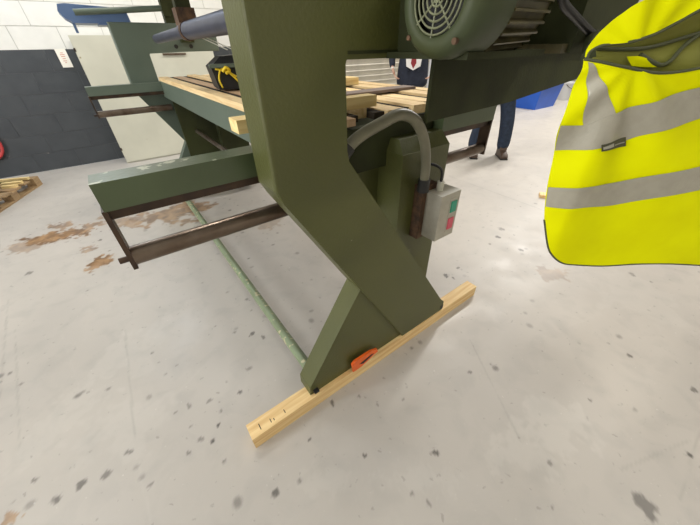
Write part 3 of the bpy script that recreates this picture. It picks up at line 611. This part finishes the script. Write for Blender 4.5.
def vpart(name, bm, mt, parent=None):
    o = obj(name, bm, mt, parent or vt, 1.0)
    if not parent: o.matrix_parent_inverse = VI
    return o
fr_ = vpart('front_panel', cloth(V_BODY, 0, 10, 8, .0012), HIVIS)
vpart('shoulder_panel', cloth(V_BAND, .001, 8, 10, .0012), HIVIS)
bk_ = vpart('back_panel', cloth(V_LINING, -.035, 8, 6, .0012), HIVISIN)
for nm, d, o_ in (('shoulder_reflective_band', V_VERT, .0022), ('chest_reflective_band', V_HI, .0030), ('waist_reflective_band', V_LO, .0030)):
    vpart('reflective_band', cloth(d, o_, 10, 8, .0012), REFL)
lb = vpart('label_patch', cloth(V_LAB, .0046, 6, 3, .001), LABEL)
vpart('label_print', cloth(V_LTX, .0052, 6, 2, .0004), LABELT, lb)
vpart('label_print', cloth(V_LTX2, .0052, 6, 2, .0004), LABELT, lb)
def trim(path, off, r, parent=None): return vpart('dark_binding', tube(BM(), [vp(s, z, off) for s, z in path], r, 8, 6), TRIMK, parent)
hem = [r[0] for r in V_BODY[5:]]+V_BODY[-1][1:]
trim(V_BODY[0], .0005, .0022); trim(V_BAND[1], .0005, .0022); trim(hem, -.0008, .0021)
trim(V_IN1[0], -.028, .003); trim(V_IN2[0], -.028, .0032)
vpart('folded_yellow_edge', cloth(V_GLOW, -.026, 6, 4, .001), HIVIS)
# ---------------------------------------------------------------- people
def skin_mesh(name, chains, mt, parent, sub=1):
    """chains: list of lists of (point, rx, ry); a chain whose first entry is an int pair starts at an earlier vertex"""
    verts, edges, rad, roots = [], [], [], []
    ids = []
    for ch in chains:
        cur = []
        prev = None
        for q in ch:
            if isinstance(q, tuple) and len(q) == 2 and isinstance(q[0], int): prev = ids[q[0]][q[1]]; cur.append(prev); continue
            p, rx, ry = q; verts.append(p); rad.append((rx, ry)); i = len(verts)-1; cur.append(i)
            if prev is None: roots.append(i)
            else: edges.append((prev, i))
            prev = i
        ids.append(cur)
    me = bpy.data.meshes.new(name); me.from_pydata(verts, edges, [])
    o = bpy.data.objects.new(name, me); COL.objects.link(o)
    md = o.modifiers.new('skin', 'SKIN'); md.use_smooth_shade = True
    for i, d in enumerate(me.skin_vertices[0].data): d.radius = rad[i]; d.use_root = i in roots
    sb = o.modifiers.new('sub', 'SUBSURF'); sb.levels = sb.render_levels = sub
    dg = bpy.context.evaluated_depsgraph_get(); new = bpy.data.meshes.new_from_object(o.evaluated_get(dg))
    o.modifiers.clear(); o.data = new; bpy.data.meshes.remove(me)
    new.materials.clear(); new.materials.append(mt)
    for p in new.polygons: p.use_smooth = True
    o.parent = parent; return o
def person(label, loc, rz, sc, arms, top, legs_mat, shoe_mat, formal, stance=.138):
    t = thing('person', label, 'person', loc, rz); k = sc
    V_ = lambda x, y, z: (x*k, y*k, z*k)
    def c_(*q): return [(V_(*p), a*k, b*k) if not isinstance(p, int) else (p, a) for p, a, b in q]
    body = [c_(((0, 0, .95), .13, .10), ((0, .01, 1.12), .12, .09), ((0, .01, 1.32), .14, .10), ((0, .015, 1.45), .10, .07), ((0, .01, 1.54), .055, .055), ((0, -.005, 1.62), .072, .085), ((0, -.01, 1.70), .078, .098), ((0, 0, 1.775), .062, .078), ((0, .0, 1.80), .035, .045))]
    hands = []
    for s in (-1, 1):
        e, wv, h = arms[s]
        body.append([(0, 3)]+c_(((s*.17, .015, 1.44), .055, .055), ((e[0], e[1], e[2]), .042, .042), ((wv[0], wv[1], wv[2]), .028, .022), ((h[0], h[1], h[2]), .040, .018)))
        wv, h = Vector(wv), Vector(h); d = (h-wv).normalized(); side = Vector((0, -1, 0)); side = (side-d*side.dot(d)).normalized(); pn = d.cross(side)
        for j, (off, ln) in enumerate(((.030, .070), (.011, .078), (-.009, .073), (-.028, .058))):
            p0 = h+side*off-d*.01; p1 = h+side*off+d*(.03+ln*.25); p2 = p1+d*ln*.35+pn*s*(.010+.004*j); p3 = p2+d*ln*.22+pn*s*.022
            hands.append(c_((tuple(p0), .009, .009), (tuple(p1), .009, .009), (tuple(p2), .008, .008), (tuple(p3), .0065, .0065)))
        q0 = wv+d*.035+side*.015; q1 = q0+side*.035+d*.03; q2 = q1+side*.012+d*.03
        hands.append(c_((tuple(q0), .011, .011), (tuple(q1), .010, .010), (tuple(q2), .0085, .0085)))
    for s in (-1, 1):
        body.append([(0, 0)]+c_(((s*.095, 0, .88), .085, .085), ((s*(stance*.6+.035), -.01, .50), .055, .058), ((s*(stance-.01), .02, .10), .036, .04), ((s*(stance-.008), -.10, .045), .035, .025)))
    b_ = skin_mesh('body', body+hands, SKIN, t, 2)
    # trousers and upper clothing sit over the body
    tr = [c_(((0, .0, .98), .155, .115), ((0, 0, .90), .16, .12))]
    for s in (-1, 1): tr.append([(0, 1)]+c_(((s*.10, 0, .80), .105, .105), ((s*(stance*.6+.042), -.01, .50), .10, .10), ((s*(stance-.003), .015, .24), .09, .095), ((s*stance, .015, .075), .085, .095)))
    skin_mesh('trousers', tr, legs_mat, t, 2)
    wj = .07 if formal else 0
    jk = [c_(((0, 0, .80), .20+wj, .14), ((0, 0, .95), .195+wj, .135), ((0, .005, 1.15), .18+wj, .13), ((0, .01, 1.34), .19+wj*.5, .135), ((0, .015, 1.45), .13, .09), ((0, .012, 1.505), .075, .072))]
    for s in (-1, 1):
        e, wv, h = arms[s]; w2 = tuple(Vector(wv)*.88+Vector(e)*.12)
        jk.append([(0, 4)]+c_(((s*.19, .015, 1.43), .075, .08), (e, .062, .062), (w2, .048, .045)))
        skin_mesh('shirt_cuff', [c_((tuple(Vector(wv)*.80+Vector(e)*.2), .040, .038), (tuple(Vector(wv)+(Vector(h)-Vector(wv))*.12), .040, .036))], SHIRT, t, 1)
    jo = skin_mesh('jacket', jk, top, t, 2)
    if formal:
        def front(name, pts, y0, y1, mt):
            bm = prism(BM(), [(x*k, z*k) for x, z in pts], y0*k, y1*k); bev(bm, .004, 2); return obj(name, bm, mt, jo)
        front('shirt_front', [(-.10, 1.47), (.10, 1.47), (.135, 1.35), (.105, 1.12), (0, 1.07), (-.105, 1.12), (-.135, 1.35)], -.148, -.10, SHIRT)
        front('tie', [(-.02, 1.46), (.02, 1.46), (.013, 1.42), (.040, 1.16), (0, 1.09), (-.040, 1.16), (-.013, 1.42)], -.156, -.147, TIE)
        for s in (-1, 1): front('lapel', [(s*.10, 1.47), (s*.17, 1.40), (s*.19, 1.33), (s*.10, 1.05), (s*.06, 1.06), (s*.11, 1.12), (s*.14, 1.35)], -.154, -.12, top)
    for s in (-1, 1):
        bm = BM()
        x = s*stance*k
        pts = [(.09, 0), (-.15, 0), (-.185, .012), (-.19, .04), (-.16, .07), (-.06, .10), (-.05, .15), (.085, .15), (.095, .05)]
        a = [bm.verts.new((x-.048*k, y*k, z*k)) for y, z in pts]; d = [bm.verts.new((x+.048*k, y*k, z*k)) for y, z in pts]
        bm.faces.new(a); bm.faces.new(d[::-1])
        for i in range(len(pts)): bm.faces.new((a[i], d[i], d[(i+1) % len(pts)], a[(i+1) % len(pts)]))
        sh_ = obj('boot', bev(bm, .014*k, 3), shoe_mat, t, .8)
        obj('boot_sole', bx(x-.052*k, x+.052*k, -.195*k, .1*k, .0005, .018*k, .004), BLK, sh_)
    # face and hair
    bm = BM(); bmesh.ops.create_uvsphere(bm, u_segments=20, v_segments=12, radius=1)
    for v in bm.verts:
        z = v.co.z; v.co = Vector((v.co.x*.088, v.co.y*.105+.012, v.co.z*.105+1.715))*k
    bmesh.ops.delete(bm, geom=[v for v in bm.verts if v.co.z < 1.70*k and v.co.y < .02*k or v.co.y < -.05*k and v.co.z < 1.755*k], context='VERTS')
    obj('hair', bm, HAIR, b_, True)
    for s in (-1, 1):
        bm = BM(); bmesh.ops.create_uvsphere(bm, u_segments=12, v_segments=8, radius=.012*k); bmesh.ops.translate(bm, verts=bm.verts, vec=V_(s*.031, -.094, 1.685)); obj('eye', bm, EYEM, b_, True)
        bm = BM(); bmesh.ops.create_uvsphere(bm, u_segments=10, v_segments=8, radius=1)
        for v in bm.verts: v.co = Vector(V_(s*.079+v.co.x*.010, .01+v.co.y*.018, 1.68+v.co.z*.032))
        obj('ear', bm, SKIN, b_, True)
        obj('eyebrow', tube(BM(), [V_(s*.015, -.104, 1.706), V_(s*.032, -.106, 1.711), V_(s*.05, -.092, 1.706)], .004*k, 6), HAIR, b_, True)
    obj('nose', tube(BM(), [V_(0, -.098, 1.69), V_(0, -.112, 1.665), V_(0, -.116, 1.648), V_(0, -.10, 1.64)], .011*k, 8, 4, lambda q: .6+.6*q), SKIN, b_, True)
    obj('mouth', tube(BM(), [V_(-.024, -.088, 1.612), V_(0, -.098, 1.612), V_(.024, -.088, 1.612)], .006*k, 8), TIE, b_, True)
    return t
hip = {s: ((s*.345, .06, 1.24), (s*.315, -.05, 1.08), (s*.275, -.10, 1.01)) for s in (-1, 1)}
person('person in navy jacket, white shirt and red tie behind the bed, hands at hips', (4.28, 3.98, 0), math.atan2(-.73, .68)*1+.0, 1.05, hip, NAVY, NAVY, BLK, True)
down = {s: ((s*.25, .06, 1.17), (s*.19, -.16, 1.10), (s*.12, -.21, 1.12)) for s in (-1, 1)}
person('standing person in blue jeans and brown boots, upper body behind the machine arm', (4.60, 2.53, 0), -.79, 1.05, down, NAVY, JEAN, BOOT, False, .21)
